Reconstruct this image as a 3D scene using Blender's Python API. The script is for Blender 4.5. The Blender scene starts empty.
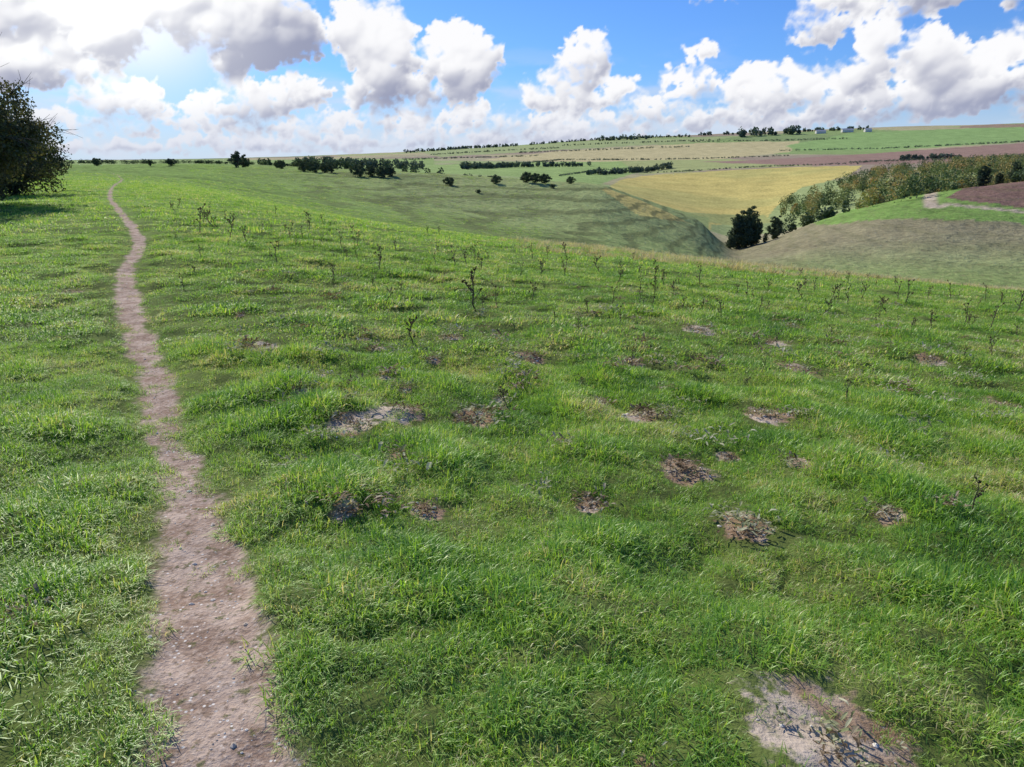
import bpy, math, numpy as np
from mathutils import Vector, Matrix
rng=np.random.default_rng(7)
SC=bpy.context.scene
COL=SC.collection
F=740.0; PITCH=math.radians(16.8); CZ=1.6
cp,sp=math.cos(PITCH),math.sin(PITCH)
def Tof(py):
    v=(383.5-np.asarray(py,float))/F
    return (-sp+cp*v)/(cp+sp*v)
def Sof(px,py):
    v=(383.5-np.asarray(py,float))/F
    return (np.asarray(px,float)-512)/F/(cp+sp*v)
# ---------------------------------------------------------------- noise
def _h(ix,iy,seed):
    a=np.sin(ix*127.1+iy*311.7+seed*74.7)*43758.5453
    return a-np.floor(a)
def vn(x,y,seed=0):
    ix=np.floor(x);iy=np.floor(y);fx=x-ix;fy=y-iy
    fx=fx*fx*(3-2*fx);fy=fy*fy*(3-2*fy)
    a=_h(ix,iy,seed);b=_h(ix+1,iy,seed);c=_h(ix,iy+1,seed);d=_h(ix+1,iy+1,seed)
    return (a*(1-fx)+b*fx)*(1-fy)+(c*(1-fx)+d*fx)*fy
def fbm(x,y,seed=0,o=4):
    t=0;a=.5;n=0
    for i in range(o):
        t=t+a*vn(x,y,seed+i);n+=a;a*=.5
        x,y=(x*.8-y*.6)*2.03+11.3,(x*.6+y*.8)*2.03+5.7
    return t/n
def worley(x,y,seed=0):
    ix=np.floor(x);iy=np.floor(y);best=np.full(x.shape,9.)
    for dx in (-1,0,1):
        for dy in (-1,0,1):
            cx=ix+dx;cy=iy+dy
            best=np.minimum(best,np.hypot(cx+_h(cx,cy,seed)-x,cy+_h(cx,cy,seed+31)-y))
    return best
def sst(a,b,x):
    t=np.clip((x-a)/(b-a),0,1);return t*t*(3-2*t)
# ---------------------------------------------------------------- terrain
PX =[-400,0,100,200,300,400,500,600,650,700,735,780,830,900,960,1024,1400]
KN=[
 ([40,40,40,40,42,44,44,44,43,42,42,40,38,36,35,34,30],[191,191,191,196,210,227,239,248,254,259,263,268,273,280,285,290,318]),
 ([100]*17,[174,174,174,184,204,225,243,259,269,279,287,291,295,300,305,312,340]),
 ([150]*17,[169,169,169,174,189,203,218,232,244,260,272,273,272,272,272,274,290]),
 ([230,230,230,230,230,230,230,230,235,240,250,250,255,265,275,290,300],[166,166,166,166,168,172,178,184,203,222,254,241,221,201,190,181,165]),
 ([400]*17,[164.5,164.5,164.5,165,169,176,183,195,214,228,239,234,223,206,195,185,170]),
 ([520]*17,[163,163,163,163.5,167,173,179,188,201,212,217,213,200,185,176,170,160]),
 ([900]*17,[161.5,161.5,161.5,161.5,163,165,168,171,172,170,168,166,164,163,163,162,158]),
 ([1500]*17,[160.6,160.6,160.6,160.5,160,158.5,157.5,157,156.5,156,155,154,152,150,149,148,146]),
 ([2600]*17,[160,160,160,159,156.5,152.5,147,139.5,137,135,133.5,131.5,129.5,127,126,123.5,120]),
]
sg=np.linspace(-1.3,1.3,900)
ks=Sof(PX,195)
w=np.exp(-0.5*(np.arange(-15,16)/4.0)**2);w/=w.sum()
def smooth(a):
    return np.convolve(np.pad(a,15,mode='edge'),w,'valid')
KY=[];KZ=[]
for Y,P in KN:
    y=smooth(np.interp(sg,ks,Y)); p=smooth(np.interp(sg,ks,P))
    KY.append(y);KZ.append(CZ+y*Tof(p))
KY.append(np.full(900,4600.));KZ.append(KZ[-1]-60)
KY=np.array(KY);KZ=np.array(KZ)
def height0(x,y):
    x=np.asarray(x,float);y=np.asarray(y,float)
    shp=x.shape;x=x.ravel();y=y.ravel()
    yy=np.maximum(y,0.02);s=np.clip(x/yy,-1.25,1.25)
    ky=np.array([np.interp(s,sg,k) for k in KY]);kz=np.array([np.interp(s,sg,k) for k in KZ])
    ze=np.minimum(kz[0],-0.02);p=np.clip(1+1.6/np.abs(ze),1.2,2.4)
    near=ze*(yy/ky[0])**p
    m0=ze*p/ky[0]
    h=np.diff(ky,axis=0);d=np.diff(kz,axis=0)/h
    M=np.zeros_like(kz);M[0]=m0;M[-1]=d[-1]
    for i in range(1,len(ky)-1):
        a=d[i-1];b=d[i];same=a*b>0
        w1=2*h[i]+h[i-1];w2=h[i]+2*h[i-1]
        aa=np.where(same,a,1);bb=np.where(same,b,1)
        M[i]=np.where(same,(w1+w2)/(w1/aa+w2/bb),0)
    out=near.copy()
    for i in range(len(ky)-1):
        k=(yy>ky[i])&(yy<=ky[i+1])
        if not k.any():continue
        hh=h[i][k];t=(yy[k]-ky[i][k])/hh
        out[k]=((2*t**3-3*t**2+1)*kz[i][k]+(t**3-2*t**2+t)*hh*M[i][k]+(-2*t**3+3*t**2)*kz[i+1][k]+(t**3-t**2)*hh*M[i+1][k])
    k=yy>ky[-1];out[k]=kz[-1][k]
    return out.reshape(shp)
YS=np.geomspace(1.0,4500,5000)
def ray(px,py):
    for q in range(12):
        s=float(Sof(px,py+q));T=float(Tof(py+q))
        hz=height0(s*YS,YS);zr=CZ+T*YS
        k=np.nonzero(zr<=hz)[0]
        if len(k):
            Y=YS[k[0]];return s*Y,Y
    return s*2500,2500.
def at(px,Y,py=165):
    return float(Sof(px,py))*Y,Y
# path
pathpx=[(240,900),(226,767),(216,700),(205,600),(190,500),(168,430),(152,375),(136,325),(126,288),(127,264),(139,243),(132,226),(117,208),(110,197),(113,187),(122,179),(112,173.5),(96,170)]
PP=np.array([ray(*p) for p in pathpx])
def catmull(P,n=8):
    P=np.vstack([2*P[0]-P[1],P,2*P[-1]-P[-2]]);o=[]
    for i in range(1,len(P)-2):
        for t in np.linspace(0,1,n,endpoint=False):
            a,b,c,d=P[i-1],P[i],P[i+1],P[i+2]
            o.append(.5*((2*b)+(c-a)*t+(2*a-5*b+4*c-d)*t*t+(3*b-a-3*c+d)*t**3))
    o.append(P[-2]);return np.array(o)
PL=catmull(PP)
def pdist(x,y,L=PL):
    best=np.full(x.shape,1e3)
    for a,b in zip(L[:-1],L[1:]):
        ab=b-a;t=np.clip(((x-a[0])*ab[0]+(y-a[1])*ab[1])/(ab@ab+1e-12),0,1)
        best=np.minimum(best,np.hypot(x-a[0]-t*ab[0],y-a[1]-t*ab[1]))
    return best
def pathd(x,y):
    return pdist(x,y)-.02*(1-sst(1.8,3,y))+.035*sst(3.4,6,y)+.11*np.exp(-((y-4.2)/.5)**2)*sst(.22,.55,fbm(x*5,y*5,77,2))+.06*sst(.45,.68,fbm(x*1.9,y*1.9,83,3))*sst(2.2,4,y)+.03*sst(14,30,y)
bare=[(262,349,20),(350,422,25),(395,410,28),(475,410,22),(427,506,17),(300,392,9),(342,505,15),(590,492,15),(685,466,28),(745,522,26),(768,420,22),(798,372,20),(640,412,20),(800,466,13),(838,738,72),(775,345,14),(530,358,15),(640,778,30),(20,620,12),(600,398,12),(890,515,16),(1000,405,17),(70,290,10),(630,365,14),(930,360,14),(700,335,15),(450,340,12)]
r2=np.random.default_rng(21)
for i in range(26):
    py=300+abs(r2.normal(0,90));bare.append((r2.uniform(230,1020),py,r2.uniform(.25,.5)*(8+(py-300)*.07)+3))
BP=[]
for px,py,r in bare:
    if py>760 and px<600:continue
    X,Y=ray(px,py);t=math.hypot(Y,CZ)
    BP.append((X,Y,r/F*t*1.1))
def baredist(x,y):
    b=np.full(x.shape,9.)
    for X,Y,r in BP:
        b=np.minimum(b,np.hypot((x-X),(y-Y)/1.25)/r)
    return b
def height(x,y):
    x=np.asarray(x,float);y=np.asarray(y,float)
    z=height0(x,y)
    f=1-sst(30,90,y)
    n=(fbm(x*.55,y*.55,3)-.5)*.15+(fbm(x*2.3,y*2.3,9,3)-.5)*.16
    g=sst(60,150,y)
    n2=(fbm(x*.02,y*.02,5)-.5)*2.2*g*sst(.0,1.,np.abs(y)/200)
    n2=n2+(fbm(x*.16,y*.16,15,3)-.5)*1.0*g*(1-sst(300,400,y))
    k=(y<130)
    d=np.full(x.shape,9.)
    if k.any(): d[k]=pdist(x[k],y[k])
    pm=1-sst(.10,.34,d)
    z=z+n*f*(1-.75*pm)+n2-pm*.04*(1-sst(10,30,y))
    b=baredist(x,y);z=z-.008*(1-sst(.6,1.2,b))*f
    return z
# ---------------------------------------------------------------- node helpers
def mat(name):
    m=bpy.data.materials.new(name);m.use_nodes=True;nt=m.node_tree;nt.nodes.clear()
    return m,nt
class N:
    def __init__(s,nt):s.nt=nt
    def n(s,t,**k):
        o=s.nt.nodes.new(t)
        for a,b in k.items():setattr(o,a,b)
        return o
    def L(s,a,b):s.nt.links.new(a,b)
    def m(s,op,a,b=None,c=None,clamp=False):
        o=s.n('ShaderNodeMath',operation=op,use_clamp=clamp)
        for i,v in enumerate((a,b,c)):
            if v is None:continue
            if isinstance(v,(int,float)):o.inputs[i].default_value=v
            else:s.L(v,o.inputs[i])
        return o.outputs[0]
    def mix(s,f,a,b,bt='MIX'):
        o=s.n('ShaderNodeMix',data_type='RGBA',blend_type=bt)
        for i,q in ((0,f),(6,a),(7,b)):
            if isinstance(q,(int,float)):o.inputs[i].default_value=q
            elif isinstance(q,(tuple,list)):o.inputs[i].default_value=tuple(q)+((1,) if len(q)==3 else ())
            else:s.L(q,o.inputs[i])
        return o.outputs[2]
    def noise(s,vec,scale,detail=4,rough=.55,dist=0):
        o=s.n('ShaderNodeTexNoise');o.inputs['Scale'].default_value=scale;o.inputs['Detail'].default_value=detail
        o.inputs['Roughness'].default_value=rough;o.inputs['Distortion'].default_value=dist
        if vec is not None:s.L(vec,o.inputs['Vector'])
        return o.outputs['Fac']
    def ss(s,x,a,b,c=0,d=1):
        o=s.n('ShaderNodeMapRange',interpolation_type='SMOOTHSTEP')
        o.inputs[1].default_value=a;o.inputs[2].default_value=b;o.inputs[3].default_value=c;o.inputs[4].default_value=d
        s.L(x,o.inputs[0]);return o.outputs[0]
# ---------------------------------------------------------------- mesh helpers
def newobj(name,verts,faces,mt=None,attrs=None,smoothf=False,link=True):
    me=bpy.data.meshes.new(name);me.from_pydata([tuple(v) for v in verts] if not isinstance(verts,np.ndarray) else verts.tolist(),[],faces if isinstance(faces,list) else faces.tolist())
    if attrs:
        for k,(t,a) in attrs.items():
            at_=me.attributes.new(k,t,'POINT')
            if t=='FLOAT':at_.data.foreach_set('value',np.asarray(a,np.float32).ravel())
            else:
                c=np.ones((len(verts),4),np.float32);c[:,:3]=a;at_.data.foreach_set('color',c.ravel())
    if smoothf:me.polygons.foreach_set('use_smooth',[True]*len(me.polygons))
    if mt:me.materials.append(mt)
    ob=bpy.data.objects.new(name,me)
    if link:COL.objects.link(ob)
    return ob
# ---------------------------------------------------------------- ground mesh
ss_=np.concatenate([np.linspace(-1.15,-.78,40,endpoint=False),np.linspace(-.78,.78,560),np.linspace(.78,1.15,41)[1:]])
yy_=np.concatenate([[-2,-1,-.3,.1,.4,.7],np.geomspace(.9,4600,800)])
SS,YY=np.meshgrid(ss_,yy_)
XX=SS*(YY+2.5)
ZZ=height(XX,YY)
x=XX.ravel();y=YY.ravel();z=ZZ.ravel()
col=np.zeros((len(x),3))
def lerp(a,b,t):
    t=np.asarray(t)[:,None];return a*(1-t)+np.asarray(b)*t
col[:]=(.12,.155,.042)
t=sst(8,40,y);col=lerp(col,(.19,.295,.065),t)
s_=x/np.maximum(y,1)
dull=sst(60,190,y+40*(fbm(x*.03,y*.03,61)-.5))*sst(-.45,-.05,s_)
col=lerp(col,(.275,.325,.13),dull)
right=sst(150,200,y)*sst(.27,.30,s_)
col=lerp(col,(.275,.25,.145),right)
pal=np.array([(.24,.32,.12),(.40,.36,.20),(.30,.36,.15),(.22,.29,.12),(.36,.33,.20),(.31,.25,.18)])  # far field colours baked paler, distance haze included in them
ci=(_h(np.floor((x+y*.35)/260),np.floor((y-x*.2+40*np.sin(x/90))/210),4)*6).astype(int)%6
far=y>330
col[far]=pal[ci[far]]
leftfar=far&(s_<-.1)&(y<1500);col[leftfar]=(.26,.35,.12)
def inpoly(x,y,P):
    r=np.zeros(x.shape,bool);n=len(P)
    for i in range(n):
        x1,y1=P[i];x2,y2=P[(i+1)%n]
        if y1==y2:continue
        c=((y1>y)!=(y2>y))&(x<(x2-x1)*(y-y1)/(y2-y1)+x1);r^=c
    return r
def dens(P,n=6):
    o=[]
    for i in range(len(P)):
        a=np.array(P[i],float);b=np.array(P[(i+1)%len(P)],float)
        for k in range(n):o.append(tuple(a+(b-a)*k/n))
    return o
fields=[
 ([(390,166),(500,163),(620,160),(640,172),(600,184),(500,176),(400,171)],(.28,.38,.13)),
 ([(480,160),(560,151),(700,143),(800,141),(790,152),(720,159),(600,162)],(.48,.42,.22)),
 ([(420,152),(520,146),(620,140),(740,136),(700,142),(560,150),(440,157)],(.31,.36,.16)),
 ([(620,161),(720,159),(850,163),(800,166),(720,169),(640,175)],(.33,.36,.15)),
 ([(600,190),(622,180),(645,176),(720,170.5),(800,166.5),(862,166),(848,176),(800,188),(775,208),(765,221),(700,226),(640,218)],(.54,.45,.15)),
 ([(740,226),(695,221),(660,212),(700,213),(765,215),(775,222)],(.33,.35,.13)),
 ([(700,162),(800,158),(900,151.5),(1024,143),(1060,150),(1040,157),(930,163),(850,165),(780,165)],(.30,.20,.155)),
 ([(785,146),(850,133),(1040,125.5),(1040,141),(900,149.5),(800,151)],(.25,.37,.13)),
 ([(960,126),(1040,122),(1040,127),(960,128)],(.30,.22,.15)),
 ([(800,228),(850,210),(900,200),(960,187),(1040,181),(1060,224),(1000,221),(900,218)],(.19,.31,.075)),
 ([(946,197),(968,187),(1000,181),(1024,178),(1070,176),(1070,209),(1024,205),(985,201)],(.20,.125,.10)),
]
for P,c in fields:
    W=np.array([ray(*p) for p in dens(P)])
    y0=W[:,1].min();k=(y>y0-5)&(y<W[:,1].max()+5)
    m=np.zeros(x.shape,bool);m[k]=inpoly(x[k],y[k],W)
    if c[0]==.54:
        mt_=.35*sst(.48,.66,fbm(x[m]*.012,y[m]*.02,201,5))[:,None];col[m]=np.array(c)*(1-mt_)+np.array((.33,.36,.13))*mt_
    else:col[m]=c
# grass bank below the yellow field, running into the spur
bank=(y>225)&(y<485+30*(fbm(x*.02,x*.013,211)-.5))&(s_>.02)&(s_<.262)
col[bank]=(.29,.345,.13)
TR=catmull(np.array([ray(*p) for p in [(1060,213),(1024,209),(985,205.5),(950,203),(930,199),(938,191),(956,186),(975,183)]]),4)
k=(y>150)&(y<420)&(x>0);d=np.full(x.shape,99.);d[k]=pdist(x[k],y[k],TR)
col=lerp(col,(.47,.39,.29),1-sst(1.2,2.8,d))
pd_=np.full(x.shape,9.);k=y<140;pd_[k]=pathd(x[k],y[k])
bd=baredist(x,y)
R,C=SS.shape
idx=np.arange(R*C).reshape(R,C)
faces=np.stack([idx[:-1,:-1],idx[:-1,1:],idx[1:,1:],idx[1:,:-1]],-1).reshape(-1,4)
gm,nt=mat('grassland_ground');g=N(nt)
geo=g.n('ShaderNodeNewGeometry').outputs['Position']
def attr(g,n,o='Fac'):
    a=g.n('ShaderNodeAttribute');a.attribute_name=n;return a.outputs[o]
base=attr(g,'col','Color')
sepn=g.n('ShaderNodeSeparateXYZ');g.L(geo,sepn.inputs[0])
n1=g.noise(geo,.045,5);n2=g.noise(geo,.5,6,.65);n3=g.noise(geo,3.5,4,.65)
mul=g.m('ADD',g.m('MULTIPLY',n1,.8),g.m('MULTIPLY',n2,1.6))
mul=g.m('ADD',mul,g.m('MULTIPLY',n3,.9))
mul=g.m('ADD',mul,-.65)
hs=g.n('ShaderNodeVectorMath',operation='SCALE');g.L(base,hs.inputs[0]);g.L(mul,hs.inputs[3])
grass=hs.outputs[0]
tint=g.ss(g.noise(geo,.9,6,.7),.50,.70,0,.6)
grass=g.mix(g.m('MULTIPLY',tint,attr(g,'weedy')),grass,(.29,.225,.13))
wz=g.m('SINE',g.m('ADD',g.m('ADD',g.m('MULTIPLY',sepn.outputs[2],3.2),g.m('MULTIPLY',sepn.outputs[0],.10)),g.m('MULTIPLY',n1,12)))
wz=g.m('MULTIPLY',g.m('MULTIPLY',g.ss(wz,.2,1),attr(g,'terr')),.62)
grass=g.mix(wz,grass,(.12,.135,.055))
dn=g.noise(geo,60,4,.6);dn2=g.noise(geo,6,4,.6)
dirt=g.mix(g.ss(dn2,.35,.65),(.29,.20,.145),(.50,.385,.30))
dirt=g.mix(g.ss(dn,.45,.72,0,.6),dirt,(.60,.49,.395))
dirt=g.mix(g.ss(g.noise(geo,28,4,.7),.52,.62,0,.6),dirt,(.17,.115,.075))
dirt=g.mix(g.ss(g.noise(geo,14,5,.7),.57,.65,0,.6),dirt,(.12,.15,.045))
vo=g.n('ShaderNodeTexVoronoi');vo.inputs['Scale'].default_value=38;g.L(geo,vo.inputs['Vector'])
chalk=g.m('MULTIPLY',g.ss(vo.outputs['Distance'],.24,.12),g.ss(g.noise(geo,9,2),.50,.58))
dirt=g.mix(chalk,dirt,(.70,.66,.60))
pe=g.m('ADD',attr(g,'pathd'),g.m('MULTIPLY',g.m('SUBTRACT',g.noise(geo,7,6,.7),.5),.24))
pm=g.ss(pe,.22,.13)
be=g.m('ADD',attr(g,'bare'),g.m('MULTIPLY',g.m('SUBTRACT',g.noise(geo,11,5,.65),.5),1.5))
bm=g.ss(be,1.0,.75)
darkd=g.mix(g.ss(g.noise(geo,1.7,3),.44,.58),g.mix(.6,dirt,(.24,.145,.07)),g.mix(.5,dirt,(.62,.54,.42)))
colr=g.mix(bm,grass,darkd);colr=g.mix(pm,colr,dirt)
bump=g.n('ShaderNodeBump');bump.inputs['Strength'].default_value=.8;bump.inputs['Distance'].default_value=.03
hgt=g.m('ADD',g.m('MULTIPLY',dn,.4),g.m('MULTIPLY',n3,1.2))
g.L(hgt,bump.inputs['Height'])
bump2=g.n('ShaderNodeBump');bump2.inputs['Strength'].default_value=.9;bump2.inputs['Distance'].default_value=.9
g.L(g.m('MULTIPLY',n2,g.m('MINIMUM',g.m('MULTIPLY',sepn.outputs[1],.01),1)),bump2.inputs['Height']);g.L(bump.outputs[0],bump2.inputs['Normal'])
b=g.n('ShaderNodeBsdfPrincipled');b.inputs['Roughness'].default_value=.95;b.inputs['Specular IOR Level'].default_value=.03
g.L(colr,b.inputs['Base Color']);g.L(bump2.outputs[0],b.inputs['Normal'])
o=g.n('ShaderNodeOutputMaterial');g.L(b.outputs[0],o.inputs[0])
weedy=sst(15,50,y)*(1-sst(300,330,y))*(.35+.65*sst(-.36,-.1,s_))
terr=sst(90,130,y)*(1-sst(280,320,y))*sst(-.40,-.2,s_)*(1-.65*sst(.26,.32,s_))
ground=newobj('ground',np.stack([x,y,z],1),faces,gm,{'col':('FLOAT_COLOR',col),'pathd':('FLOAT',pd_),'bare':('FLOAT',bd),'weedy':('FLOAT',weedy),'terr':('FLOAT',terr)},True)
ground['kind']='structure';ground['label']='rolling grassy downland with worn footpath and distant fields';ground['category']='ground'
# ---------------------------------------------------------------- leaf / grass materials
def leafmat(name,stops,rough=.55,trans=.4,pos_scale=.8,useattr=None,spec=.3,amp=.75,big=0):
    m,nt=mat(name);g=N(nt)
    geo=g.n('ShaderNodeNewGeometry').outputs['Position']
    oi=g.n('ShaderNodeObjectInfo').outputs['Random']
    n=g.noise(geo,pos_scale,3,.6)
    f=g.m('ADD',g.m('MULTIPLY',n,1.1+big),g.m('MULTIPLY',oi,.35));f=g.m('ADD',f,-.2-big*.5)
    if useattr:
        f=g.m('ADD',f,g.m('MULTIPLY',g.m('SUBTRACT',attr(g,useattr),.5),amp))
    r=g.n('ShaderNodeValToRGB');g.L(f,r.inputs[0])
    e=r.color_ramp.elements
    e[0].position=stops[0][0];e[0].color=stops[0][1]+(1,)
    e[1].position=stops[-1][0];e[1].color=stops[-1][1]+(1,)
    for p,c in stops[1:-1]:
        q=e.new(p);q.color=c+(1,)
    c=r.outputs[0]
    b=g.n('ShaderNodeBsdfDiffuse')
    gl=g.n('ShaderNodeBsdfGlossy');gl.inputs['Roughness'].default_value=rough;gl.inputs[0].default_value=(.9,.95,.85,1)
    t=g.n('ShaderNodeBsdfTranslucent')
    g.L(c,b.inputs[0]);g.L(g.mix(1,c,(1.25,1.2,.6),'MULTIPLY'),t.inputs[0])
    mx=g.n('ShaderNodeMixShader');mx.inputs[0].default_value=trans;g.L(b.outputs[0],mx.inputs[1]);g.L(t.outputs[0],mx.inputs[2])
    m2=g.n('ShaderNodeMixShader');m2.inputs[0].default_value=spec*.1;g.L(mx.outputs[0],m2.inputs[1]);g.L(gl.outputs[0],m2.inputs[2])
    o=g.n('ShaderNodeOutputMaterial');g.L(m2.outputs[0],o.inputs[0]);return m
gmat=leafmat('grass_blades',[(0,(.09,.21,.035)),(.30,(.20,.40,.05)),(.56,(.32,.54,.07)),(.80,(.45,.59,.12)),(.97,(.66,.58,.33))],.45,.5,1.1,'bl',.45,.68,.75)
smat=leafmat('straw_grass_blades',[(0,(.32,.28,.14)),(.5,(.60,.50,.29)),(1,(.80,.69,.45))],.6,.35,1.1,'bl',.3,.6)
def bark(name,c):
    m,nt=mat(name);g=N(nt);geo=g.n('ShaderNodeNewGeometry').outputs['Position']
    b=g.n('ShaderNodeBsdfPrincipled');b.inputs['Roughness'].default_value=.9
    g.L(g.mix(g.noise(geo,9,5),tuple(v*.5 for v in c),tuple(v*1.5 for v in c)),b.inputs['Base Color'])
    o=g.n('ShaderNodeOutputMaterial');g.L(b.outputs[0],o.inputs[0]);return m
barkm=bark('grey_brown_bark',(.10,.08,.06))
deadm=bark('dry_brown_stalk',(.11,.075,.05))
# ---------------------------------------------------------------- grass tufts
def tuft(name,nb,rad,l0,l1,wid,lean,mt=None):
    V=[];Fc=[];A=[]
    for i in range(nb):
        a=rng.uniform(0,6.283);r=rad*math.sqrt(rng.uniform());bx,by=r*math.cos(a),r*math.sin(a)
        L=rng.uniform(l0,l1);ad=a+rng.normal(0,1.3);ln=abs(rng.normal(lean,lean*.5))
        dx,dy=math.cos(ad),math.sin(ad);px,py=-dy,dx
        w=wid*rng.uniform(.7,1.3);c=rng.uniform();k=len(V)
        tw=rng.uniform(-.6,.6);px,py=px*math.cos(tw)-py*math.sin(tw),px*math.sin(tw)+py*math.cos(tw)
        for j,t in enumerate((0,.4,.75,1)):
            th=ln*(.35+t)*1.3; hz=L*t*math.cos(min(th,1.45));of=L*t*math.sin(min(th,1.45))
            ww=w*(1,.95,.6,0)[j]*.5
            cx,cy=bx+dx*of,by+dy*of
            if j<3:
                V.append((cx-px*ww,cy-py*ww,hz-.008));V.append((cx+px*ww,cy+py*ww,hz-.008));A+=[c,c]
            else:V.append((cx,cy,hz-.008));A.append(c)
        Fc+=[(k,k+1,k+3,k+2),(k+2,k+3,k+5,k+4),(k+4,k+5,k+6)]
    return newobj(name,V,Fc,mt or gmat,{'bl':('FLOAT',A)},True,link=False)
def coll(name,obs):
    c=bpy.data.collections.new(name)
    for o in obs:c.objects.link(o)
    return c
cn=coll('tufts_fine',[tuft('grass_tuft',60,.075,.022,.068,.0032,.85) for _ in range(6)])
cm=coll('tufts_mid',[tuft('grass_tuft',50,.12,.024,.068,.0052,.85) for _ in range(4)])
cf=coll('tufts_coarse',[tuft('grass_tuft',44,.18,.03,.066,.009,.8) for _ in range(4)])
cs_=coll('tufts_straw',[tuft('grass_tuft',36,.14,.06,.20,.007,.5,smat) for _ in range(4)])
def scatter(name,P,scale,c,label):
    n=len(P)
    ob=newobj(name,P,[],None)
    me=ob.data
    a=me.attributes.new('sc','FLOAT','POINT');a.data.foreach_set('value',scale.astype(np.float32))
    a=me.attributes.new('rz','FLOAT','POINT');a.data.foreach_set('value',rng.uniform(0,6.283,n).astype(np.float32))
    ng=bpy.data.node_groups.new(name+'_gn','GeometryNodeTree')
    ng.interface.new_socket('Geometry',in_out='INPUT',socket_type='NodeSocketGeometry')
    ng.interface.new_socket('Geometry',in_out='OUTPUT',socket_type='NodeSocketGeometry')
    A=lambda t:ng.nodes.new(t)
    gi=A('NodeGroupInput');go=A('NodeGroupOutput');ip=A('GeometryNodeInstanceOnPoints');ci=A('GeometryNodeCollectionInfo')
    ci.inputs[0].default_value=c;ci.inputs['Separate Children'].default_value=True;ci.inputs['Reset Children'].default_value=True
    s=A('GeometryNodeInputNamedAttribute');s.data_type='FLOAT';s.inputs[0].default_value='sc'
    r=A('GeometryNodeInputNamedAttribute');r.data_type='FLOAT';r.inputs[0].default_value='rz'
    cx=A('ShaderNodeCombineXYZ');ng.links.new(r.outputs[0],cx.inputs[2])
    ip.inputs['Pick Instance'].default_value=True
    L=ng.links.new
    L(gi.outputs[0],ip.inputs['Points']);L(ci.outputs[0],ip.inputs['Instance']);L(cx.outputs[0],ip.inputs['Rotation']);L(s.outputs[0],ip.inputs['Scale']);L(ip.outputs[0],go.inputs[0])
    md=ob.modifiers.new('scatter','NODES');md.node_group=ng
    ob['kind']='stuff';ob['label']=label;ob['category']='grass'
    return ob
def pts(y0,y1,dn,smin=-.84,smax=.84,straw=0):
    n=int((smax-smin)/2*(y1**2-y0**2)*dn)+int(1.4*(y1-y0)*dn*(y1<10))
    Y=np.sqrt(rng.uniform(y0*y0,y1*y1,n));X=rng.uniform(smin,smax,n)*Y+rng.uniform(-.7,.7,n)
    d=pathd(X,Y)+(fbm(X*7,Y*7,31,3)-.5)*.24
    pth=(d<.19+.07*sst(5,16,Y)+.06*sst(16,20,Y))
    chance=np.where((Y>3.5)&(Y<4.9),.38,np.where((Y>3.2)&(Y<16),.12,.05))
    kill=pth&(rng.uniform(size=len(X))>chance*sst(.0,.17,d))
    b=baredist(X,Y)+(fbm(X*9,Y*9,37,3)-.5)*1.1
    kill|=(b<1.08)&(rng.uniform(size=len(X))>.07)
    if straw:kill|=fbm(X*.35,Y*.35,91,3)+.20*sst(27,36,Y)*sst(.05,.3,X/Y)+rng.normal(0,.05,len(X))<straw
    X,Y,d,b=X[~kill],Y[~kill],d[~kill],b[~kill]
    h=.58+.55*fbm(X*.9,Y*.9,41,3)**1.3+.50*sst(.52,.74,fbm(X*2.3,Y*2.3,9,3))+.35*sst(.62,.8,fbm(X*1.1,Y*1.1,47,3))
    h*=.55+.45*sst(.15,.7,d);h*=rng.uniform(.75,1.3,len(X));h*=.6+.4*sst(.8,2.0,b)
    return np.stack([X,Y,height(X,Y)],1),np.maximum(h,.3)
P,h=pts(.9,6.5,370);scatter('meadow_grass',P,h,cn,'short grazed green meadow turf with small tufts')
P,h=pts(6.5,17,115);scatter('meadow_grass',P,h*1.12,cm,'green pasture grass covering the gentle slope')
P,h=pts(17,64,15);scatter('meadow_grass',P,h*1.3,cf,'rough pasture grass thinning towards the brow')
P,h=pts(64,110,1.6,-.84,.0);scatter('meadow_grass',P,h*2.0,cf,'rough grass continuing over the grassy spur')
P,h=pts(100,250,.30,-.42,.05);scatter('meadow_grass',P,h*2.8,cf,'coarse tussocks dotted over the grassy spur')
P,h=pts(24,46,9,.0,.84,.52);scatter('dry_grass',P,h*1.15,cs_,'dry straw coloured grass along the field brow')
P,h=pts(6,28,.9,-.4,.84,.56);scatter('dry_grass',P,h*.5,cs_,'scattered dry straw coloured grass tufts')
# ---------------------------------------------------------------- trees
def tube(V,Fc,pts,rad,sides=5):
    k0=len(V);n=len(pts)
    for i,(p,r) in enumerate(zip(pts,rad)):
        d=np.array(pts[min(i+1,n-1)])-np.array(pts[max(i-1,0)]);d=d/(np.linalg.norm(d)+1e-9)
        a=np.cross(d,(.31,.9,.2));a/=np.linalg.norm(a)+1e-9;b=np.cross(d,a)
        for j in range(sides):
            t=6.2832*j/sides;V.append(tuple(np.array(p)+r*(a*math.cos(t)+b*math.sin(t))))
    for i in range(n-1):
        for j in range(sides):
            q=k0+i*sides;Fc.append((q+j,q+(j+1)%sides,q+sides+(j+1)%sides,q+sides+j))
def quads(C,size,r=rng):
    n=len(C);a=r.normal(size=(n,3));a/=np.linalg.norm(a,axis=1)[:,None]
    b=r.normal(size=(n,3));b-=a*(a*b).sum(1)[:,None];b/=np.linalg.norm(b,axis=1)[:,None]
    s=(size*r.uniform(.6,1.3,n))[:,None]
    V=np.stack([C-a*s*.5,C-b*s*.36+a*s*.05,C+a*s*.5,C+b*s*.36+a*s*.05],1).reshape(-1,3)
    Fc=np.arange(4*n).reshape(n,4);return V,Fc
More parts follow.
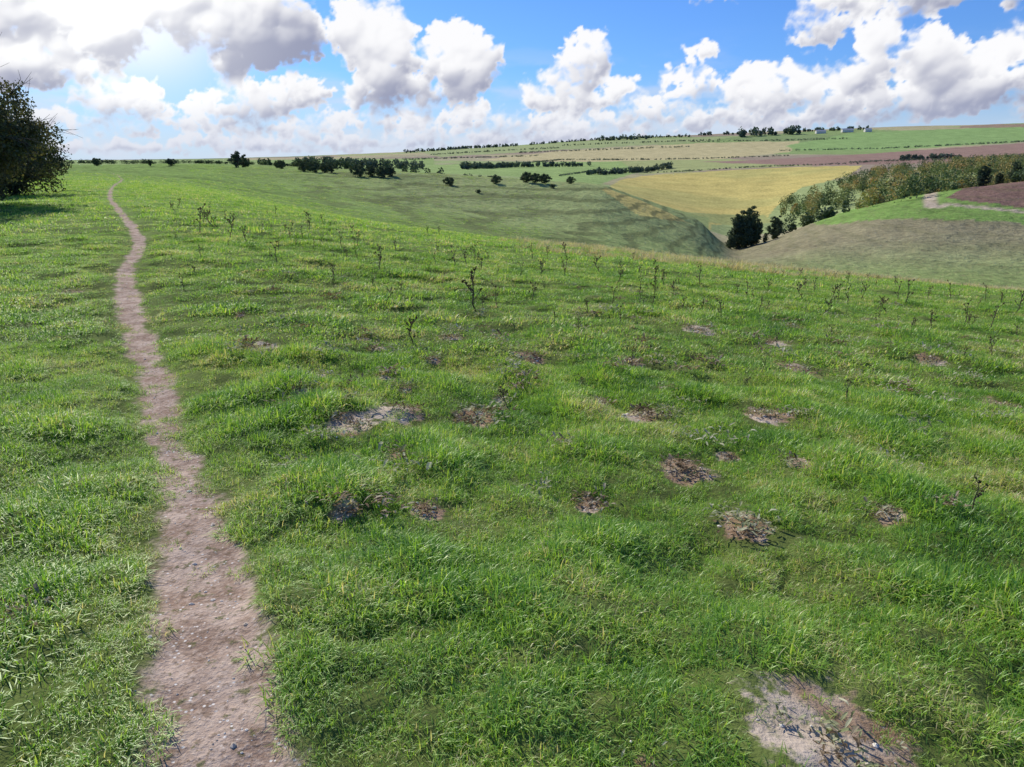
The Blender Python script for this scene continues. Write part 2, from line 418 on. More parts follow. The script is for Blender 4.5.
def treemesh(H,Rr,base,ncl,nleaf,lsize,lm,kind='tree',lean=0,cs0=.17,rag=0):
    cl=[]
    while len(cl)<ncl:
        p=rng.uniform(-1,1,3);r=np.linalg.norm(p)
        if r>1 or r<.3:continue
        az=math.atan2(p[1],p[0]);bulge=.78+.28*math.sin(az*3+H)+.15*math.sin(az*5+Rr)
        q=np.array([p[0]*Rr*bulge,p[1]*Rr*bulge,base+(H-base)*(.5+.5*p[2])])
        q+=rng.normal(0,rag*Rr,3)*(p[2]>0)
        q[0]+=lean*q[2];cl.append(q)
    cl=np.array(cl);cs=rng.uniform(.6,1.3,ncl)*Rr*cs0
    pw=np.where(cl[:,2]>H*.78,.45,1.) if rag else np.ones(ncl);pw=pw/pw.sum()
    w_=rng.choice(ncl,nleaf,p=pw)
    o_=rng.normal(size=(nleaf,3));o_/=np.linalg.norm(o_,axis=1)[:,None];o_*=(rng.uniform(0,1,(nleaf,1))**.5)*1.5
    L=cl[w_]+o_*cs[w_][:,None]*np.array([1,1,.75])
    L[:,2]=np.maximum(L[:,2],.05)
    V,Fc=quads(L,lsize)
    shade=np.repeat(rng.uniform(size=ncl)[w_]*.6+rng.uniform(size=nleaf)*.4,4)
    crown=newobj('crown',V,Fc,lm,{'bl':('FLOAT',shade)},False,link=False)
    TV=[];TF=[]
    n=3 if kind=='bush' else 1
    for i in range(n):
        o=rng.normal(0,.12*Rr*(n>1),2)
        top=np.array([o[0]*2+lean*H*.6,o[1]*2,H*.72])
        P_=[np.array([o[0],o[1],-.2])*(1,1,1),np.array([o[0]*1.2,o[1]*1.2,H*.2]),np.array([o[0]*1.6+lean*H*.3,o[1]*1.6,H*.45]),top]
        r0=H*.028;tube(TV,TF,P_,[r0*1.3,r0,r0*.6,r0*.15],7)
        for c in cl[rng.permutation(ncl)[:min(ncl,26 if n==1 else 50)]]:
            st=P_[1]+(P_[3]-P_[1])*rng.uniform(0,.8);mid=(st+c)/2+rng.normal(0,.08*Rr,3)
            tube(TV,TF,[st,mid,c+(c-mid)*.2],[r0*.42,r0*.22,r0*.06],4)
            for q in range(6 if n>1 else 0):
                dd=(c-mid)/(np.linalg.norm(c-mid)+.01)*(.1+.4*rag)*Rr
                tube(TV,TF,[c,c+dd+rng.normal(0,.035*Rr,3),c+dd*2+rng.normal(0,.06*Rr,3)],[r0*.10,r0*.07,r0*.03],3)
    trunk=newobj('trunk',TV,TF,barkm,None,True,link=False)
    return trunk,crown
def place(tc,name,X,Y,sc,rot,label,cat,group=None,sz=1,zoff=0):
    e=bpy.data.objects.new(name,None);e.empty_display_size=.3;COL.objects.link(e)
    e.location=(X,Y,float(height(np.array([X]),np.array([Y]))[0])-.05+zoff);e.scale=(sc,sc,sc*sz);e.rotation_euler=(0,0,rot)
    e['label']=label;e['category']=cat
    if group:e['group']=group
    for q in tc:
        c=q.copy();COL.objects.link(c);c.parent=e
    return e
darkleaf=leafmat('dark_hawthorn_leaves',[(0,(.03,.042,.022)),(.5,(.07,.085,.038)),(.9,(.16,.135,.065))],.6,.3,.9,'bl')
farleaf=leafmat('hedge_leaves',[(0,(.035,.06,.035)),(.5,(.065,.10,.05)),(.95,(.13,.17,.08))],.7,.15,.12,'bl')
hazeleaf=leafmat('hazed_hedge_leaves',[(0,(.075,.11,.09)),(.5,(.11,.15,.11)),(.95,(.18,.22,.14))],.7,.15,.12,'bl')  # paler, bluer copy of the hedge leaves, distance haze mixed into the colour
autleaf=leafmat('autumn_leaves',[(0,(.05,.085,.04)),(.35,(.11,.17,.065)),(.62,(.23,.26,.095)),(.95,(.44,.31,.12))],.7,.2,.035,'bl',.3,.95,.6)
haw=treemesh(4.5,3.4,.25,200,52000,.10,darkleaf,'bush',cs0=.12,rag=.09)
haw2=treemesh(3.2,2.6,.1,110,18000,.12,darkleaf,'bush')
X,Y=at(-38,27,200);place(haw,'hawthorn_tree',X,Y,1.05,.4,'large dark hawthorn with bare twigs beside the pasture','tree',sz=1.12)
X,Y=at(2,36,190);place(haw2,'hawthorn_bush',X,Y,1.05,1.4,'low dark hawthorn bush on the grass edge','bush')
X,Y=at(-25,48,180);place(haw,'hawthorn_tree',X,Y,1.0,2.2,'dark spreading hawthorn beyond the larger tree','tree')
X,Y=at(34,66,180);place(haw2,'hawthorn_bush',X,Y,.9,3.4,'small rounded hawthorn at the field edge','bush')
b1=treemesh(3,2.2,.1,40,2600,.26,farleaf,'bush')
b2=treemesh(3,1.6,.3,40,2200,.24,farleaf,'bush')
t1=treemesh(9,2.7,-.6,110,11000,.34,farleaf,'tree',cs0=.2)
t2=treemesh(9,3.0,-.4,80,7000,.34,autleaf,'tree',cs0=.2)
for px,Yd,hh,k in [(237,225,4.6,1),(245,235,3.0,0),(280,222,2.6,0),(304,205,3.2,0),(313,200,3.0,0),(325,203,2.6,0),(331,206,2.8,1),(358,200,3.0,0),(370,202,2.8,0),(381,200,3.0,0),(389,203,2.6,0),(449,200,2.3,0),(496,208,2.3,0),(527,215,3.0,0),(536,213,2.7,0),(545,216,2.8,0),(571,221,2.1,0),(97,235,2.4,0),(150,240,2.0,1),(171,242,2.2,0),(553,208,1.2,0),(478,190,1.0,0)]:
    X,Y=at(px,Yd)
    place(b2 if k else b1,'hawthorn_bush',X,Y,hh/3,rng.uniform(0,6),'rounded dark hawthorn bush on the crest of the spur','bush','scattered bushes on the hillside')
for px,py,Yd,hh,tt in [(738,245,262,12.5,t1),(746,240,266,15,t1),(753,243,270,11,t1),(775,238,277,9,t1),(730,250,258,5,t1),(765,243,268,3.5,t2)]:
    X,Y=at(px,Yd,py);place(tt,'valley_tree',X,Y,hh/9,rng.uniform(0,6),'tall dark green tree standing in the valley bottom','tree','trees in the valley bottom',sz=1.0)
for px,Yd,hh in [(984,312,9.5),(1016,318,9),(1024,335,8),(1000,325,6)]:
    X,Y=at(px,Yd,175);place(t1,'valley_tree',X,Y,hh/9,rng.uniform(0,6),'dark tree beside the ploughed field','tree','trees by the ploughed field')
# woods / hedges
def clumps(name,XY,hgt,lm,label,cat,kind,lsz,nper,jit,shape=.36):
    Cs=[];A=[];z_=height0(XY[:,0],XY[:,1])
    for (X,Y),z0 in zip(XY,z_):
        h=hgt*rng.uniform(1-jit,1+jit*.6);r=h*shape*rng.uniform(.85,1.2);tn=rng.uniform()
        for q in range(4):
            a=rng.uniform(0,6.28);o=np.array([math.cos(a)*r*.45,math.sin(a)*r*.45,h*rng.uniform(-.18,.22)]) if q else np.zeros(3)
            f=1 if q==0 else rng.uniform(.45,.65);n=nper//(2 if q==0 else 6)
            p=rng.normal(size=(n,3));p/=np.linalg.norm(p,axis=1)[:,None];p*=rng.uniform(.6,1.05,(n,1))
            Cs.append(np.array([X,Y,z0+h*.48])+o+p*np.array([r,r,h*.5])*f);A.append(np.full(n,tn)+p[:,2]*.12)  # leaf tone rises with height in the crown: shading put into the colour
    Cc=np.concatenate(Cs);A=np.clip(np.concatenate(A),0,1)
    V,Fc=quads(Cc,lsz)
    ob=newobj(name,V,Fc,lm,{'bl':('FLOAT',np.repeat(A*.8+.1*rng.uniform(size=len(A))+.05,4))})
    ob['label']=label;ob['category']=cat
    if kind:ob['kind']=kind
    return ob
def belt(name,pts_,hgt,width,step,lm,label,cat,kind=None,lsz=None,nper=90,jit=.3):
    W=np.array(pts_,float)
    seg=np.hypot(*np.diff(W,axis=0).T);tot=seg.sum();cum=np.concatenate([[0],np.cumsum(seg)])
    n=max(2,int(tot/step*max(1,width/step)))
    u=rng.uniform(0,tot,n);X=np.interp(u,cum,W[:,0])+rng.uniform(-.5,.5,n)*width*.5;Y=np.interp(u,cum,W[:,1])+rng.uniform(-.5,.5,n)*width
    return clumps(name,np.stack([X,Y],1),hgt,lm,label,cat,kind,lsz or hgt*.2,nper,jit,.36 if hgt>4 else .75)
belt('distant_wood',[at(255,520),at(330,500),at(395,480)],6.2,14,7,farleaf,'dark belt of trees behind the grassy crest','wood','stuff',jit=.6)
belt('distant_wood',[at(405,430,170),at(450,420,172),at(500,410,176)],4.8,8,5,farleaf,'dark rounded copse behind the grassy crest','wood','stuff',jit=.6)
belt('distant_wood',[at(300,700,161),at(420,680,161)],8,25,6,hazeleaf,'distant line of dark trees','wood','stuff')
belt('hedge',[at(68,420,164),at(120,430,164),at(178,440,164)],2.6,3,2,farleaf,'long dark hedge on the skyline','hedge')
belt('hedge',[at(180,520,164),at(250,520,164),at(300,520,164)],2.6,3,2,farleaf,'thin dark hedge on the skyline','hedge')
Wd=np.array([ray(*p) for p in dens([(775,226),(800,226),(835,216),(880,205),(930,195),(985,186),(1060,180),(1060,160),(985,163),(930,170),(880,174),(850,182),(815,196),(780,208)],4)])
Q=[]
while len(Q)<600:
    X=rng.uniform(Wd[:,0].min(),Wd[:,0].max());Y=rng.uniform(Wd[:,1].min(),Wd[:,1].max())
    if inpoly(np.array([X]),np.array([Y]),Wd)[0]:Q.append((X,Y))
clumps('distant_wood',np.array(Q),9,autleaf,'broad band of olive and yellow autumn woodland','wood','stuff',.9,220,.6,.42)
Q=[q for q in Q if rng.uniform()<.2]
clumps('distant_wood',np.array(Q)+3,9.5,farleaf,'dark evergreen trees among the autumn woodland','wood','stuff',.9,190,.5,.38)
belt('distant_wood',[at(788,330,225),at(815,320,225),at(835,310,222)],6,16,5,farleaf,'dark thicket at the foot of the woodland','wood','stuff')
H_=[ [(500,165),(560,160),(620,160)],[(560,176),(600,170),(640,168)],[(400,160),(470,158),(540,156)],
 [(590,160),(700,159),(790,156)],[(520,153),(600,150),(690,147)],[(690,142),(760,141),(850,139)],[(430,155),(500,151),(560,148)],[(780,151),(880,149),(960,145),(1040,141)],
 [(850,163),(930,160),(1024,155)],[(560,146),(640,143),(720,140)],[(640,173),(740,168),(860,164)]]
for i,Hh in enumerate(H_):
    W=[ray(*p) for p in Hh];D=np.mean([w_[1] for w_ in W])
    hh=np.clip(D*.002,1.2,4.5)
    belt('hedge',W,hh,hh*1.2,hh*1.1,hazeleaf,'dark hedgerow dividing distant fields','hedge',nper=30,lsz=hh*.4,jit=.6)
for Hh,hh in [([(405,153),(470,148.5),(520,146)],8),([(530,144),(600,140),(690,137)],7),([(740,137),(775,135),(800,134)],20),([(600,141),(650,139)],14),([(800,132),(870,129.5)],10),([(900,160),(960,158)],6),([(460,169),(520,167),(590,166)],6),([(585,175),(640,172),(672,168)],6),([(700,135.5),(740,134.5)],10)]:
    W=[ray(*p) for p in Hh]
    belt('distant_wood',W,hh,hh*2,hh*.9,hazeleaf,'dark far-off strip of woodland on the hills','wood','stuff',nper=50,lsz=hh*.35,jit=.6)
# farm buildings
wm,nt=mat('pale_render_wall');g=N(nt);b=g.n('ShaderNodeBsdfPrincipled');geo=g.n('ShaderNodeNewGeometry').outputs['Position']
g.L(g.mix(g.noise(geo,.3,3),(.55,.52,.46),(.7,.68,.62)),b.inputs['Base Color']);o=g.n('ShaderNodeOutputMaterial');g.L(b.outputs[0],o.inputs[0])
rm,nt=mat('grey_roof');g=N(nt);b=g.n('ShaderNodeBsdfPrincipled');geo=g.n('ShaderNodeNewGeometry').outputs['Position']
g.L(g.mix(g.noise(geo,.3,3),(.40,.39,.38),(.55,.54,.52)),b.inputs['Base Color']);o=g.n('ShaderNodeOutputMaterial');g.L(b.outputs[0],o.inputs[0])
for px,py,Lw in [(812,132.5,26),(838,131.5,30),(858,131,18)]:
    X,Y=ray(px,py);Y-=60;zz=float(height(np.array([X]),np.array([Y]))[0])
    e=bpy.data.objects.new('farm_building',None);COL.objects.link(e);e.location=(X,Y,zz-.5);e['label']='pale farm building with grey pitched roof on the ridge';e['category']='building';e['group']='farm buildings on the ridge'
    a=Lw/2;d=6;h1=6
    V=[(-a,-d,0),(a,-d,0),(a,d,0),(-a,d,0),(-a,-d,h1),(a,-d,h1),(a,d,h1),(-a,d,h1),(-a,0,h1+4),(a,0,h1+4)]
    w1=newobj('wall',V,[(0,1,5,4),(2,3,7,6),(1,2,6,9,5),(3,0,4,8,7)],wm);w1.parent=e
    V=[(-a-.6,-d-.6,h1-.35),(a+.6,-d-.6,h1-.35),(a+.6,0,h1+4.1),(-a-.6,0,h1+4.1),(-a-.6,d+.6,h1-.35),(a+.6,d+.6,h1-.35)]
    r1=newobj('roof',V,[(0,1,2,3),(3,2,5,4)],rm);r1.parent=e
# ---------------------------------------------------------------- weeds
driedm=leafmat('dried_weed_leaves',[(0,(.08,.055,.032)),(.4,(.20,.145,.09)),(.7,(.38,.31,.21)),(1,(.56,.50,.38))],.8,.3,7,'bl',0)
greym=leafmat('grey_green_weed_leaves',[(0,(.16,.19,.08)),(.5,(.36,.38,.21)),(1,(.60,.58,.42))],.8,.3,7,'bl',0)
headm=leafmat('dark_thistle_heads',[(0,(.04,.028,.018)),(.6,(.12,.085,.055)),(1,(.28,.21,.14))],.8,.1,7,'bl',0)
def thistle(H,nbr,seed):
    r=np.random.default_rng(seed);V=[];Fc=[]
    P_=[np.array([0,0,-.03])];d=np.array([r.normal(0,.16),r.normal(0,.16),1.])
    for i in range(4):P_.append(P_[-1]+d*H/4+r.normal(0,.012*H*4,3)*(1,1,.2))
    tube(V,Fc,P_,[.010,.009,.008,.006,.004],5)
    tips=[P_[-1]]
    for i in range(nbr):
        t=r.uniform(.25,.95)*4;k=int(t);st=P_[k]+(P_[min(k+1,4)]-P_[k])*(t-k);a=r.uniform(0,6.28);l=H*r.uniform(.12,.34)
        e=st+np.array([math.cos(a)*l*.7,math.sin(a)*l*.7,l*.75]);tube(V,Fc,[st,(st+e)/2+(0,0,-.01),e],[.006,.0055,.0035],4);tips.append(e)
    stem=newobj('stem',V,Fc,deadm,None,True,link=False)
    Cc=[]
    for t in tips:Cc.append(t+r.normal(0,.009,(16,3)))
    for i in range(18):
        k=r.integers(0,4);t=r.uniform();Cc.append((P_[k]*(1-t)+P_[k+1]*t+r.normal(0,.016,3)*(1,1,.6))[None])
    Cc=np.concatenate(Cc);VV,FF=quads(Cc,.026,r)
    lf=newobj('seed_head',VV,FF,headm,{'bl':('FLOAT',np.repeat(r.uniform(size=len(Cc)),4))},False,link=False)
    return stem,lf
ths=[thistle(.5,3+2*i,i) for i in range(5)]
def rosette(seed,m,nl=40,R0=.11):
    r=np.random.default_rng(seed);V=[];Fc=[];A=[]
    for i in range(nl):
        a=r.uniform(0,6.28);o=r.normal(0,R0*.75,2);L=r.uniform(.25,.7)*R0;w=L*r.uniform(.10,.2);dx,dy=math.cos(a),math.sin(a);c=r.uniform();k=len(V)
        up=r.uniform(.1,.9)
        for j,(t,ww) in enumerate(((0,.3),(.35,1),(.7,.8),(1,.05))):
            cz=.008+L*up*math.sin(t*2.2)*.6+r.normal(0,.003);cx,cy=o[0]+dx*L*t,o[1]+dy*L*t
            V+=[(cx-dy*w*ww,cy+dx*w*ww,cz+.3*w*r.uniform(0,1)),(cx,cy,cz-.1*w),(cx+dy*w*ww,cy-dx*w*ww,cz+.3*w*r.uniform(0,1))];A+=[c]*3
        for j in range(3):
            q=k+3*j;Fc+=[(q,q+1,q+4,q+3),(q+1,q+2,q+5,q+4)]
    return newobj('weed_rosette',V,Fc,m,{'bl':('FLOAT',A)},False,link=False)
ros=[rosette(i,driedm) for i in range(4)]+[rosette(9+i,greym) for i in range(3)]
nr=[0]
def plant1(ob,name,X,Y,sc,label,cat,group,zo=.012):
    nr[0]+=1
    c=ob.copy();c.name=name;COL.objects.link(c);c.location=(X,Y,float(height(np.array([X]),np.array([Y]))[0])+zo);c.scale=(sc,)*3;c.rotation_euler=(rng.normal(0,.08),rng.normal(0,.08),rng.uniform(0,6))
    c['label']=label;c['category']=cat;c['group']=group
TH=[(477,312,.46),(200,236,.5),(512,402,.18),(413,342,.26),(905,305,.42),(898,303,.35),(775,350,.16),(972,520,.18),(380,272,.35),(278,265,.35),(455,268,.35),(655,300,.3),(640,298,.25),(568,262,.4),(600,272,.35),(700,285,.35),(747,300,.3),(860,300,.3),(990,330,.3),(1015,315,.35),(930,330,.25),(497,308,.25),(342,250,.3),(247,247,.3),(230,240,.4),(215,229,.4),(310,230,.4),(720,320,.22),(820,320,.25),(612,305,.25),(530,300,.25),(335,290,.2),(583,392,.12),(300,395,.1),(950,300,.35)]
for px,py,hh in TH:
    X,Y=ray(px,py);i=rng.integers(0,5)
    place(ths[i],'dead_thistle',X,Y,hh/.5*1.15,rng.uniform(0,6),'dry brown thistle stalk standing in the grass','plant','dead thistles in the pasture',zoff=.05)
for i in range(140):
    px=rng.uniform(170,1020);e=np.interp(px,[150,300,500,735,1024],[196,213,242,268,294]);py=e+2+abs(rng.normal(0,38))
    X,Y=ray(px,py);place(ths[rng.integers(0,5)],'dead_thistle',X,Y,rng.uniform(.38,.75)*(1 if py<e+35 else .65),rng.uniform(0,6),'dry brown thistle stalk standing in the grass','plant','dead thistles in the pasture',zoff=.05)
for X,Y,r in BP:
    for k in range(2+(r>.12)*2):
        a=rng.uniform(0,6.28);rr=r*rng.uniform(0,1.)
        plant1(ros[rng.integers(0,7)],'weed_rosette',X+rr*math.cos(a),Y+rr*math.sin(a),rng.uniform(.4,.75),'flattened dry weed leaves on bare soil','plant','withered weeds in the pasture',.018)
while nr[0]<290:
    px=rng.uniform(230,1020);py=270+abs(rng.normal(0,1))*90+ (px-240)*.03
    if py>600:continue
    X,Y=ray(px,py);plant1(ros[rng.integers(0,7)],'weed_rosette',X,Y,rng.uniform(.55,1.05),'brown withered weed leaves in the grass','plant','withered weeds in the pasture',.038)
# pebbles
Vp=[];Fp=[]
ico=[(0,0,1),(.9,0,.3),(.28,.85,.3),(-.72,.53,.35),(-.72,-.53,.3),(.28,-.85,.35),(.7,.5,-.4),(-.3,.85,-.4),(-.9,0,-.4),(-.3,-.85,-.4),(.7,-.5,-.4)]
icf=[(0,1,2),(0,2,3),(0,3,4),(0,4,5),(0,5,1),(1,6,2),(2,7,3),(3,8,4),(4,9,5),(5,10,1),(2,6,7),(3,7,8),(4,8,9),(5,9,10),(1,10,6)]
L_=PL[PL[:,1]<14];seg=np.hypot(*np.diff(L_,axis=0).T);cum=np.concatenate([[0],np.cumsum(seg)])
PQ=[]
for i in range(420):
    u=cum[-1]*rng.uniform()**1.6;PQ.append((np.interp(u,cum,L_[:,0])+rng.normal(0,.09),np.interp(u,cum,L_[:,1])+rng.normal(0,.05),rng.uniform(.002,.005)*(2.4 if rng.uniform()<.07 else 1)))
for X,Y,r in BP:
    for k in range(12):PQ.append((X+rng.normal(0,r*.45),Y+rng.normal(0,r*.5),rng.uniform(.003,.010)*(1+Y*.07)))
for X,Y,s in PQ:
    zz=float(height(np.array([X]),np.array([Y]))[0]);k=len(Vp);st=rng.uniform(.7,1.4,3);st[2]*=.6
    for v in ico:Vp.append((X+v[0]*s*st[0]*rng.uniform(.85,1.15),Y+v[1]*s*st[1],zz+v[2]*s*st[2]+s*.1))
    Fp+=[(a+k,b_+k,c+k) for a,b_,c in icf]
pm_,nt=mat('chalk_pebbles');g=N(nt);geo=g.n('ShaderNodeNewGeometry').outputs['Position'];b=g.n('ShaderNodeBsdfPrincipled');b.inputs['Roughness'].default_value=.9
g.L(g.mix(g.ss(g.noise(geo,25,2),.4,.6),(.42,.34,.26),(.72,.67,.58)),b.inputs['Base Color']);o=g.n('ShaderNodeOutputMaterial');g.L(b.outputs[0],o.inputs[0])
pb=newobj('path_gravel',Vp,Fp,pm_);pb['kind']='stuff';pb['label']='small chalky pebbles scattered on path and bare soil';pb['category']='gravel'
# ---------------------------------------------------------------- sun
SAZ=math.radians(-38);SEL=math.radians(37)
sv=Vector((math.sin(SAZ)*math.cos(SEL),math.cos(SAZ)*math.cos(SEL),math.sin(SEL)))
ld=bpy.data.lights.new('sun','SUN');ld.energy=5.0;ld.angle=math.radians(.6);ld.color=(1,.94,.83)
lo=bpy.data.objects.new('sun',ld);COL.objects.link(lo);lo.rotation_euler=sv.to_track_quat('Z','Y').to_euler()
# ---------------------------------------------------------------- cloud relief on the sky dome
def azel(px,py):
    v=(383.5-py)/F;d=np.array([(px-512)/F,cp+sp*v,-sp+cp*v]);d/=np.linalg.norm(d)
    return math.degrees(math.atan2(d[0],d[1])),math.degrees(math.asin(d[2]))
ST=.08
ga=np.arange(-48,48.01,ST);ge=np.arange(-1.6,26,ST)
A_,E_=np.meshgrid(ga,ge)
clouds=[(160,20,125,58),(245,40,60,48),(60,10,85,42),(118,98,36,24),(60,122,44,9),(150,128,44,10),(245,104,44,28),(300,94,32,20),
 (370,58,38,50),(352,28,20,22),(400,94,44,30),(458,74,42,42),(470,52,24,24),(585,66,32,30),(560,98,42,26),(600,100,44,24),(690,86,30,20),(655,112,38,18),(700,52,14,8),(768,94,42,28),(815,32,26,20),(808,90,34,24),(850,98,38,26),(905,66,50,38),(940,92,50,30),(1003,74,44,40),(950,-4,120,24),(860,12,50,14),(720,-12,44,14),
 (200,122,50,14),(270,130,70,14),(350,126,70,15),(430,124,70,16),(500,120,54,18),(560,128,66,15),(630,128,64,14),(700,120,56,15),(760,122,56,13),(830,118,56,13),(900,114,64,13),(980,110,64,15),
 (230,146,70,9),(330,145,80,10),(430,142,80,10),(530,136,60,9),(120,148,50,6),
 (1110,60,70,44),(-60,50,80,50),(1230,70,60,40),(-210,70,70,40),(30,60,60,30)]
rc=np.random.default_rng(5)
Hm=np.full(A_.shape,-9.);Sd=np.full(A_.shape,-3.);RelN=np.zeros(A_.shape);RelW=np.full(A_.shape,1e-6)
wx=(fbm(A_*.9,E_*.9,101,5)-.5)*1.2+(fbm(A_*3.5,E_*3.5,121,4)-.5)*.38
wy=(fbm(A_*.9+40,E_*.9,111,5)-.5)*1.0+(fbm(A_*3.5,E_*3.5,131,4)-.5)*.38
Aq=A_+wx;Eq=E_+wy
def ball(a,e,r,zc,rel,asp=.92):
    i0=max(int((a-r*1.6-1-ga[0])/ST),0);i1=min(int((a+r*1.6+1-ga[0])/ST)+1,len(ga));j0=max(int((e-r*1.6-1-ge[0])/ST),0);j1=min(int((e+r*1.6+1-ge[0])/ST)+1,len(ge))
    if i1<=i0 or j1<=j0:return
    sl=(slice(j0,j1),slice(i0,i1))
    d=np.hypot(Aq[sl]-a,(Eq[sl]-e)/asp)
    hgt=zc+np.sqrt(np.clip(r*r-d*d,0,None))
    ins=d<r
    k=.12;h=Hm[sl];q=np.where(ins,hgt,-9.)
    m_=np.clip(.5+.5*(q-h)/k,0,1);Hm[sl]=h+(q-h)*m_+np.where((q>-5)&(h>-5),k*m_*(1-m_),0)
    s=r-d;cur=Sd[sl];kk=.25;m2=np.clip(.5+.5*(s-cur)/kk,0,1);Sd[sl]=cur+(s-cur)*m2+kk*m2*(1-m2)
    wgt=np.exp(-(d/r)**2*1.6)*(.2+m_);RelN[sl]+=wgt*rel;RelW[sl]+=wgt
for px,py,rx,ry in clouds:
    a,e=azel(px,py);RX,RY=rx/12.9,ry/12.9
    asp_=RX/RY;n1_=int(10+8*asp_)
    for i in range(n1_):
        t=rc.uniform(-1,1);tt=math.sqrt(max(0,1-t*t));v=rc.uniform(-.55,1)
        r=RY*rc.uniform(.28,.52)*(1-.3*abs(t));r=max(r,.35)
        ca=a+t*(RX-r*.6);ce=e+v*tt*max(RY-r*.8,.05)
        if v<0:ce=max(ce,e-.55*RY)
        zc=rc.uniform(0,.5)*RY*(1-.4*abs(v))
        rel=(ce-e)/RY*.5+.5
        ball(ca,ce,r,zc,rel)
        for j in range(6):
            th=rc.uniform(-.6,3.74);r3=r*rc.uniform(.25,.5)
            if r3<.16:continue
            ball(ca+math.cos(th)*r*.82,ce+math.sin(th)*r*.78,r3,zc+r*rc.uniform(.05,.5),(ce+math.sin(th)*r-e)/RY*.5+.5)
            if r3>.4:
                for q in range(4):
                    t4=rc.uniform(0,6.28);ball(ca+math.cos(th)*r*.82+math.cos(t4)*r3*.8,ce+math.sin(th)*r*.78+math.sin(t4)*r3*.8,r3*rc.uniform(.3,.5),zc+r*rc.uniform(.2,.5),(ce+math.sin(th)*r-e)/RY*.5+.5)
Sd=Sd+(.42-worley(Aq*1.3,Eq*1.4,3))*.32+(.42-worley(Aq*3.1,Eq*3.2,4))*.14+(fbm(A_*2.0,E_*2.5,161,6)-.5)*.7
edge=sst(48,44,np.abs(A_))*sst(25.8,22,E_)
Sd=Sd-(1-edge)*3
soft=.26+.6*sst(.42,.7,fbm(A_*.5,E_*.8,171,3))
msk=sst(0,1,(Sd+.10)/soft)
rel=RelN/RelW
def blur(a,k):
    kk=np.exp(-.5*(np.arange(-3*k,3*k+1)/k)**2);kk/=kk.sum()
    a=np.apply_along_axis(lambda r:np.convolve(np.pad(r,3*k,mode='edge'),kk,'valid'),0,a)
    return np.apply_along_axis(lambda r:np.convolve(np.pad(r,3*k,mode='edge'),kk,'valid'),1,a)
rel=blur(np.clip(rel,-.2,1.2),8)
Hc=np.maximum(Hm,-.3)+(.42-worley(Aq*1.3,Eq*1.4,3))*.2+(fbm(A_*2.0,E_*2.5,161,6)-.5)*.45
def ndl_(H,k):
    H=blur(H,k);gy,gx=np.gradient(H,ST);nn=np.sqrt(gx**2+gy**2+.6)
    return (gx*.42-gy*.80+.30)/nn
ndl=.12*ndl_(Hc,1)+.34*ndl_(Hc,3)+.54*ndl_(Hc,9)
thick=blur(np.clip(Sd,0,2.5),6)
def spot(px,py,rx,ry):
    a,e=azel(px,py);return np.exp(-(((A_-a)/(rx/12.9))**2+((E_-e)/(ry/12.9))**2))
dk=1.15*spot(258,32,62,38)+.6*spot(185,64,60,20)+.8*spot(20,12,50,34)+.8*spot(950,2,110,20)+.35*spot(905,82,50,25)+.3*spot(1000,95,50,20)+.3*spot(400,100,60,20)
lum=.29+.52*rel+.60*ndl-.18*sst(.8,2.2,thick)-.44*np.clip(dk,0,1.1)*(.55+.45*sst(.2,.9,thick))
thin=1-sst(.05,.6,Sd);lum+=.24*thin
lum=sst(.08,1.03,np.clip(lum,0,1.2))
sd=np.hypot((A_-azel(125,22)[0])/8,(E_-azel(125,22)[1])/4.6);glow=1-sst(.1,1.5,sd)
lowf=sst(5,0,E_)
c0=np.array([.33,.355,.49]);c1=np.array([.98,.98,1.0])
cc=c0*(1-lum[...,None])+c1*lum[...,None]
cc=cc*(1-.5*lowf[...,None])+np.array([.52,.585,.76])*.5*lowf[...,None]
cc=cc+(np.array([1.3,1.3,1.27])-cc)*(glow*.95*(.35+.65*lum))[...,None]
wsp=sst(.44,.76,fbm(A_*.22,E_*.85,181,6))*sst(9,2,E_)*.7+.30*sst(4,.5,E_)
wsp=np.maximum(wsp,.8*glow);wsp=np.clip(wsp,0,.9)*edge
tot=1-(1-msk)*(1-wsp);wc=(msk/np.maximum(tot,1e-4))[...,None]
hz=np.array([.68,.75,.88])+(np.array([1.15,1.15,1.12])-np.array([.68,.75,.88]))*glow[...,None]
cc=cc*wc+hz*(1-wc);msk=tot
ar,er=np.radians(A_),np.radians(E_);RD=7500
V=np.stack([np.sin(ar)*np.cos(er)*RD,np.cos(ar)*np.cos(er)*RD,np.sin(er)*RD+CZ],-1).reshape(-1,3)
R,C=A_.shape;idx=np.arange(R*C).reshape(R,C)
faces=np.stack([idx[:-1,:-1],idx[:-1,1:],idx[1:,1:],idx[1:,:-1]],-1).reshape(-1,4)
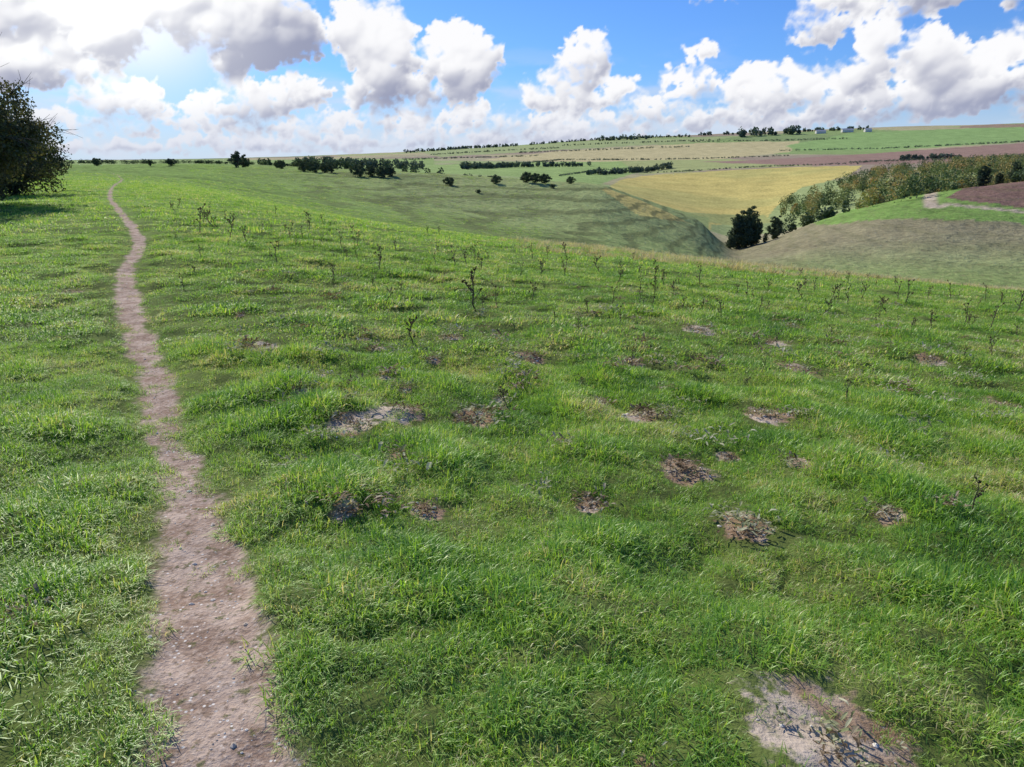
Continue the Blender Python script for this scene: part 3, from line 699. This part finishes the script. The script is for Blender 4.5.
def skynodes(g,vec):
    sp_=g.n('ShaderNodeSeparateXYZ');g.L(vec,sp_.inputs[0]);el=g.m('MULTIPLY',g.m('ARCSINE',sp_.outputs[2]),57.2958)
    sky=g.n('ShaderNodeTexSky',sky_type='NISHITA');sky.sun_disc=False;sky.sun_elevation=SEL;sky.sun_rotation=SAZ;sky.air_density=1.0;sky.dust_density=.3;sky.ozone_density=2.0
    g.L(vec,sky.inputs[0])
    s1=g.mix(1,sky.outputs[0],(.044,.076,.136),'MULTIPLY')
    return g.mix(g.ss(el,6.5,0,0,.65),s1,(.58,.70,.88))
sm,nt=mat('sky_with_clouds');g=N(nt)
nrm=g.n('ShaderNodeVectorMath',operation='NORMALIZE');g.L(g.n('ShaderNodeNewGeometry').outputs['Position'],nrm.inputs[0])
skc=skynodes(g,nrm.outputs[0])
fin=g.mix(attr(g,'mask'),skc,attr(g,'cloud','Color'))
em=g.n('ShaderNodeEmission');g.L(fin,em.inputs[0]);o=g.n('ShaderNodeOutputMaterial');g.L(em.outputs[0],o.inputs[0])
sm.cycles.emission_sampling='NONE'
sky_ob=newobj('sky',V,faces,sm,{'mask':('FLOAT',msk.ravel()),'cloud':('FLOAT_COLOR',cc.reshape(-1,3))},True)
sky_ob['kind']='structure';sky_ob['label']='blue sky with bright billowing cumulus clouds';sky_ob['category']='sky'
W=bpy.data.worlds.new('World');SC.world=W;W.use_nodes=True;nt=W.node_tree;nt.nodes.clear()
W.cycles.sampling_method='MANUAL';W.cycles.sample_map_resolution=256
g=N(nt);fin=skynodes(g,g.n('ShaderNodeTexCoord').outputs['Generated'])
bg=g.n('ShaderNodeBackground');bg.inputs[1].default_value=1;g.L(fin,bg.inputs[0]);o=g.n('ShaderNodeOutputWorld');g.L(bg.outputs[0],o.inputs[0])
# ---------------------------------------------------------------- camera
cd=bpy.data.cameras.new('camera');cam=bpy.data.objects.new('camera',cd);COL.objects.link(cam);cd.sensor_width=36;cd.lens=F/1024*36;cd.clip_end=12000;cd.clip_start=.05
cam.location=(0,0,CZ);cam.rotation_euler=(math.pi/2-PITCH,0,0);SC.camera=cam
SC.view_settings.view_transform='Standard';SC.view_settings.look='None';SC.view_settings.exposure=0
